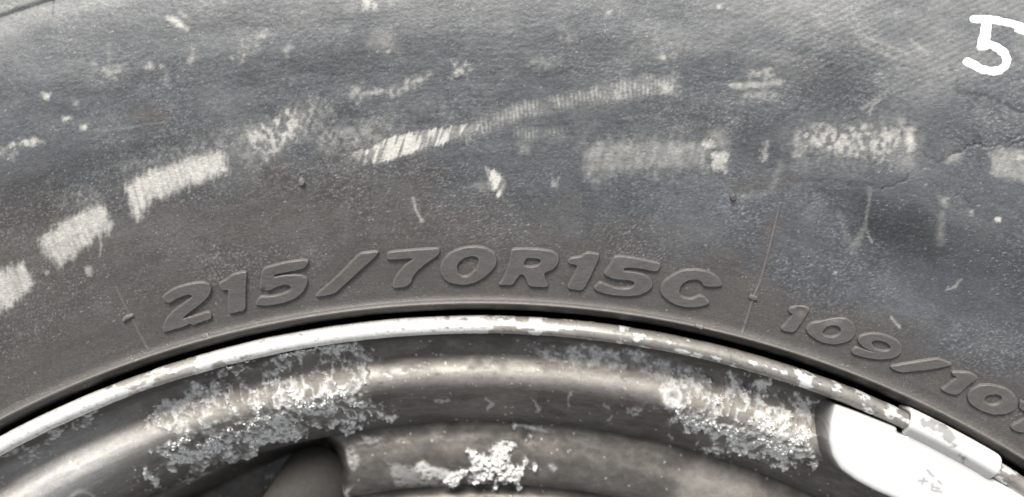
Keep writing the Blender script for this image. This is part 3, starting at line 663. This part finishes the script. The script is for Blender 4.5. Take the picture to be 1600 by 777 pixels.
hm = np.clip(haze * (.5 + .9 * fbm(ub / 12, arc / 10, 4, 129)), 0, 1)[:, None]; cb = cb * (1 - hm) + tan * hm
am = np.clip(act * (.30 + 1.2 * ss(.36, .62, fbm(ub / 7, arc / 8, 4, 137))) * (.7 + .6 * _hash(np.round(bx / 2.2), np.round(by / 2.2), 157)) + ring, 0, 1)[:, None]; cb = cb * (1 - am) + pale * (.75 + .45 * lumf[:, None]) * am
spk = ((_hash(np.round(bx / 2.4), np.round(by / 2.4), 131) < .006 + .03 * ss(.55, .7, fbm(bx / 30, by / 20, 3, 132))) * .5)[:, None]
cb = cb * (1 - spk) + pale * spk
# white squiggles of flaking paint
for pts in ([(760,622),(766,630),(764,640),(770,632)], [(888,625),(892,612),(887,634)], [(980,640),(990,648),(1003,640)], [(955,650),(951,657)], [(680,628),(700,626)], [(945,630),(950,640)], [(835,627),(842,640)], [(1045,680),(1050,684)], [(600,585),(612,590)]):
    m_ = np.exp(-(dist_line(bx + (fbm(bx / 5, by / 5, 2, 133) - .5) * 8, by + (fbm(bx / 5, by / 5, 2, 134) - .5) * 8, pts) / 2.0) ** 2) * .6
    cb = cb * (1 - m_[:, None]) + pale * m_[:, None]; hb += m_ * .12
gl = np.clip(.54 + .45 * np.maximum(cr * .6, am[:, 0]) + .35 * (fbm(ub / 14, arc / 9, 4, 135) - .5) + .25 * recess_dk[:, 0], .2, .95)
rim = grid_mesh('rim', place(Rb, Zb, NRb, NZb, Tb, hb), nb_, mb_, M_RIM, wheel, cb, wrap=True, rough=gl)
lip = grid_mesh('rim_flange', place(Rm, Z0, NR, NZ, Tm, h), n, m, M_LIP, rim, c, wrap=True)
# --- disc
Rd, Zd_, NRd, NZd, Td, nd_, md_ = revolve(DISC_P[:12], .27, THR)
Pd = place(Rd, Zd_, NRd, NZd, Td, 0 * Rd); dx_, dy_ = chart(Pd[:, 0], Pd[:, 1], Pd[:, 2])
ud = Td * 165 / S; arcd = np.repeat(np.arange(nd_) * .27 / S, md_)
crd = crust_field(dx_, dy_, CRUST_D, 9); lumd = billow(ud / 10, arcd / 10, 4, 140)
actd = crd * ss(.38, .56, .6 * lumd + .4 * fbm(ud / 16, arcd / 16, 4, 156))
hd = .25 * (fbm(ud / 40, arcd / 30, 3, 141) - .5) + actd * (.15 + .7 * lumd) + .03 * (fbm(ud / 4, arcd / 4, 2, 142) - .5)
bd2 = np.hypot(dx_ - 826, dy_ - 682); hd -= .5 * np.exp(-(bd2 / 8) ** 2)
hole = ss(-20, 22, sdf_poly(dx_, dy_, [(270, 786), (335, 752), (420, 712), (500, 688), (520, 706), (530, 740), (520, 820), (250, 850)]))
stain = ss(-25, 30, sdf_poly(dx_, dy_, [(1050, 745), (1090, 722), (1150, 738), (1210, 775), (1190, 800), (1060, 800)]) + (fbm(dx_ / 30, dy_ / 20, 3, 143) - .5) * 50)
cdisc = np.broadcast_to(np.array((.120, .110, .099)), (len(Rd), 3)) * (1 + .7 * (fbm(ud / 30, arcd / 22, 4, 144) - .5) + .3 * (fbm(ud / 6, arcd / 6, 3, 145) - .5))[:, None]
shade_d = np.clip(.75 * ss(167.5, 174.2, Rd + 2.5 * (fbm(ud / 30, arcd / 20, 3, 155) - .5)) + np.exp(-((Rd - 158.5) / .9) ** 2), 0, 1)[:, None] * .8  # shading below the rim step and in the groove put into the colour
cdisc = cdisc * (1 - shade_d) + dark * shade_d
cdisc = cdisc * (1 - .55 * stain[:, None]) + np.array((.40, .375, .34)) * .55 * stain[:, None]
hzd = (.20 * ss(.45, .7, fbm(ud / 26, arcd / 16, 4, 146)))[:, None]; cdisc = cdisc * (1 - hzd) + tan * .8 * hzd
ad = np.clip(actd * 1.2, 0, 1)[:, None]; cdisc = cdisc * (1 - ad) + pale * 1.05 * ad
spk = ((_hash(np.round(dx_ / 2.8), np.round(dy_ / 2.8), 147) < .005) * .45)[:, None]; cdisc = cdisc * (1 - spk) + pale * spk
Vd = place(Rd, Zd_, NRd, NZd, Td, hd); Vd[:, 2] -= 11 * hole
cdisc = cdisc * (1 + .5 * (fbm(ud / 9, arcd / 7, 4, 153) - .5))[:, None]
gld = np.clip(.5 + .3 * (fbm(ud / 12, arcd / 9, 3, 154) - .5) + .4 * ad[:, 0] + .2 * stain, .2, .95)
cdisc = cdisc * (1 - .65 * hole[:, None])  # opening dimmed further by shade put into the disc colour
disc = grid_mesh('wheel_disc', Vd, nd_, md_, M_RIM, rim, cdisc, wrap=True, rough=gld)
# centre of the disc and the barrel behind, plain
def plain(name, P, mat, parent, cc, rr):
    th = np.linspace(0, 2 * math.pi, 200, endpoint=False); P = np.array(P, float)
    V = np.stack([P[:, 0][:, None] * np.sin(th), P[:, 0][:, None] * np.cos(th), np.broadcast_to(P[:, 1][:, None], (len(P), 200))], -1).reshape(-1, 3)
    return grid_mesh(name, V, len(P), 200, mat, parent, np.tile(cc, (len(V), 1)), wrap=True, rough=np.full(len(V), rr))
plain('hub_face', DISC_P[11:], M_RIM, rim, base, .5)
plain('barrel_back', [(174.2, -27.6), (173.8, -60), (172, -120), (178, -150), (190, -165), (192, -180), (199, -184), (200, -190), (197, -191)], M_RIM, rim, base, .5)

# cauliflower lumps sitting on the corroded patches
def ico():
    t = (1 + 5 ** .5) / 2
    v = np.array([(-1, t, 0), (1, t, 0), (-1, -t, 0), (1, -t, 0), (0, -1, t), (0, 1, t), (0, -1, -t), (0, 1, -t), (t, 0, -1), (t, 0, 1), (-t, 0, -1), (-t, 0, 1)]) / math.sqrt(1 + t * t)
    f = np.array([(0,11,5),(0,5,1),(0,1,7),(0,7,10),(0,10,11),(1,5,9),(5,11,4),(11,10,2),(10,7,6),(7,1,8),(3,9,4),(3,4,2),(3,2,6),(3,6,8),(3,8,9),(4,9,5),(2,4,11),(6,2,10),(8,6,7),(9,8,1)])
    # one subdivision
    V = list(map(tuple, v)); cache = {}; F = []
    def mid(a, b):
        k = (min(a, b), max(a, b))
        if k not in cache:
            p = (np.array(V[a]) + np.array(V[b])) / 2; V.append(tuple(p / np.linalg.norm(p))); cache[k] = len(V) - 1
        return cache[k]
    for a, b, c_ in f:
        x, y, z = mid(a, b), mid(b, c_), mid(c_, a); F += [(a, x, z), (b, y, x), (c_, z, y), (x, y, z)]
    return np.array(V), np.array(F)
IV, IF = ico()
def lumps(Vsurf, weight, count, smin, smax, parent, label):
    cand = np.nonzero(weight > .35)[0]
    if not len(cand): return
    p = weight[cand]; pick = rng.choice(cand, count, p=p / p.sum())
    VA = []; FA = []
    for k, i in enumerate(pick):
        s = smin + (smax - smin) * rng.random() ** 3
        ax = np.array((1 + .5 * rng.standard_normal() * .5, 1 + .5 * rng.standard_normal() * .5, .7 + .3 * rng.random()))
        q = IV * ax * s * (1 + .25 * rng.standard_normal((len(IV), 1)))
        VA.append(q + Vsurf[i] + np.array((rng.normal() * .1, rng.normal() * .1, .02 + .35 * s))); FA.append(IF + k * len(IV))
    o = raw_mesh('corrosion_crust', np.vstack(VA), np.vstack(FA), M_CRUST, parent); o['kind'] = 'stuff'; o['label'] = label
    return o
vb = (bx > -20) & (bx < 1620) & (by > 480) & (by < 800)
lumps(place(Rb, Zb, NRb, NZb, Tb, hb), act ** 2 * vb * (cr > .8) * ss(.5, .75, fbm(ub / 16, arc / 22, 3, 136) + .1), 3600, .04, .30, rim, 'white crumbly corrosion on the rim crest')
vd = (dx_ > 500) & (dx_ < 1000) & (dy_ > 640) & (dy_ < 790)
lumps(Vd, actd * vd * (crd > .75), 420, .07, .55, rim, 'white crumbly corrosion on the wheel disc')

# valve stem leaning out of the gap
def surf_const(z): return lambda X, Y: np.full(np.shape(X), z)
def upt(px, py, z):
    a = unproject(np.array([px]), np.array([py]), surf_const(z)); return np.array((a[0][0], a[1][0], z))
A = upt(506, 742, -40); B = upt(350, 930, -8)
ax = (B - A) / np.linalg.norm(B - A); sx = np.cross(ax, (0, 0, 1)); sx /= np.linalg.norm(sx); sy = np.cross(sx, ax); Lv = np.linalg.norm(B - A)
pv = [(0, 8.6), (.05, 9.0), (.12, 8.9), (.2, 8.4), (.3, 7.8), (.42, 7.3), (.55, 6.9), (.7, 6.4), (.78, 5.6), (.84, 4.9), (.9, 4.4), (.94, 4.4), (.96, 3.9), (1.0, 3.6), (1.0, .01)]
th = np.linspace(0, 2 * math.pi, 48, endpoint=False)
VV = np.vstack([A + ax * t * Lv + r * (np.cos(th)[:, None] * sx + np.sin(th)[:, None] * sy) for t, r in pv])
grid_mesh('valve_stem', VV, len(pv), 48, M_VALVE, rim, wrap=True)

# ------------------------------------------------------------------ clip-on balance weight
wt = empty('balance_weight', tuple(upt(1480, 760, -9) * MM))
tag(wt, 'bright white metal balance weight clipped over the rim flange at lower right', 'wheel weight')
def wmesh(*a, **k):
    o = grid_mesh(*a, **k); o.location = (-wt.location.x, -wt.location.y, -wt.location.z); return o
BODY = smooth_poly([(1306, 631), (1340, 643), (1404, 668), (1404, 677), (1416, 680), (1424, 664), (1545, 728), (1541, 743), (1550, 746), (1600, 771), (1665, 808), (1725, 850), (1745, 880), (1735, 920), (1700, 940), (1640, 915), (1560, 868), (1480, 822), (1420, 790), (1370, 769), (1340, 753), (1315, 735), (1302, 715), (1296, 690), (1298, 660)], 2)
sx_ = np.arange(1268, 1775, 1.3); sy_ = np.arange(605, 970, 1.3)
gy, gx = np.meshgrid(sy_, sx_, indexing='ij'); n1, n2 = gx.shape; gx = gx.ravel(); gy = gy.ravel()
d = sdf_poly(gx, gy, BODY)
X0, Y0, _ = unproject(gx, gy, surf_const(-1.3))
rr = 9.0
t = np.clip(d / rr, 0, 1); z = -1.3 - 1.15 * (1 - np.sqrt(np.clip(1 - (1 - t) ** 2, 0, 1)))
z = np.where(d < 0, -2.45 + d * 3.2, z); z = np.maximum(z, -11.5)
z = z + .05 * (fbm(gx / 40, gy / 40, 3, 150) - .5) * (d > 0)
mark = np.zeros(len(gx))
for pts in ([(1449,735),(1453,739)], [(1453,741),(1459,745)], [(1436,752),(1449,753)], [(1444,748),(1441,757)], [(1466,752),(1471,757)], [(1457,757),(1456,766),(1463,769)], [(1459,762),(1468,764)], [(1464,767),(1471,770)]):
    mark += .9 * np.exp(-(dist_line(gx, gy, pts) / 1.5) ** 2)
cw = np.broadcast_to(np.array((.60, .60, .59)), (len(gx), 3)) * (1 + .05 * (fbm(gx / 30, gy / 30, 3, 151) - .5))[:, None]
cw = cw * (1 - np.clip(mark, 0, .8)[:, None]) + .28 * np.clip(mark, 0, .8)[:, None]
sd_ = ss(1.5, -1, d)[:, None]; cw = cw * (1 - sd_) + np.array((.10, .095, .09)) * sd_  # side walls darkened in the colour to read as shaded
z = z - .08 * np.clip(mark, 0, 1)
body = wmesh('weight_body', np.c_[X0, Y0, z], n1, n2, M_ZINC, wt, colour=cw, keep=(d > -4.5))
# steel clip wrapped over the flange: offset copy of the lip section, then a tongue down onto the body
CP = [(200.5, -5.5), (200.7, -3.2), (200.6, -1.2), (200.0, .15), (198.9, .85), (197.8, 1.05), (196.9, .78), (196.3, .25), (195.85, -.4), (195.5, -.95), (195.15, -1.6)]
thc = np.linspace(math.radians(25.05), math.radians(30.75), 150)
Rc, Zc, NRc, NZc, Tc, n3, m3 = revolve(CP, .16, thc)
f = (Tc - thc[0]) / (thc[-1] - thc[0])
arc_c = np.repeat(np.linspace(0, 1, n3), m3)
edge_d = np.minimum(f, 1 - f) * 19.0                                     # mm from the cut ends
hc = -.45 * (1 - np.sqrt(np.clip(1 - (1 - np.clip(edge_d / .55, 0, 1)) ** 2, 0, 1))) - .25 * ss(.3, .55, f) * ss(.35, 0, arc_c) + .08 * (fbm(f * 14, arc_c * 4, 3, 160) - .5)
cv = place(Rc, Zc, NRc, NZc, Tc + .006 * (arc_c - .2) * 1.0, hc)
# thickness: repeat the sheet 0.8 mm inside and join the two round the rim
ci = place(Rc, Zc, NRc, NZc, Tc + .006 * (arc_c - .2) * 1.0, hc - .75)
cx_, cy_ = chart(cv[:, 0], cv[:, 1], cv[:, 2])
st = ss(-3, 4, sdf_poly(cx_, cy_, [(1455, 655), (1480, 665), (1492, 680), (1495, 696), (1478, 692), (1462, 676), (1440, 662), (1432, 654)]) + (fbm(cx_ / 7, cy_ / 6, 3, 161) - .5) * 22)
st = np.maximum(st, ss(-3, 3, sdf_poly(cx_, cy_, [(1496, 710), (1512, 716), (1505, 722)]) + (fbm(cx_ / 5, cy_ / 5, 2, 162) - .5) * 10))
cc = np.array((.80, .79, .77)) * (1 - .85 * st[:, None]) + np.array((.24, .24, .24)) * .85 * st[:, None]
tong = ss(.66, .80, arc_c)[:, None]; cc = cc * (1 - .42 * tong)
i = np.arange(n3 - 1)[:, None]; j = np.arange(m3 - 1)[None, :]
F = np.stack(np.broadcast_arrays(i * m3 + j, i * m3 + j + 1, (i + 1) * m3 + j + 1, (i + 1) * m3 + j), -1).reshape(-1, 4); NV = n3 * m3
loop = np.r_[np.arange(m3), np.arange(1, n3) * m3 + m3 - 1, (n3 - 1) * m3 + np.arange(m3 - 2, -1, -1), np.arange(n3 - 2, 0, -1) * m3]
ln = np.roll(loop, -1)
side = np.stack([loop, loop + NV, ln + NV, ln], -1)
clip = raw_mesh('clip', np.vstack([cv, ci]), np.vstack([F, F[:, ::-1] + NV, side]), M_ZINC, wt, np.vstack([cc, cc * .5]))
clip.location = (-wt.location.x, -wt.location.y, -wt.location.z)
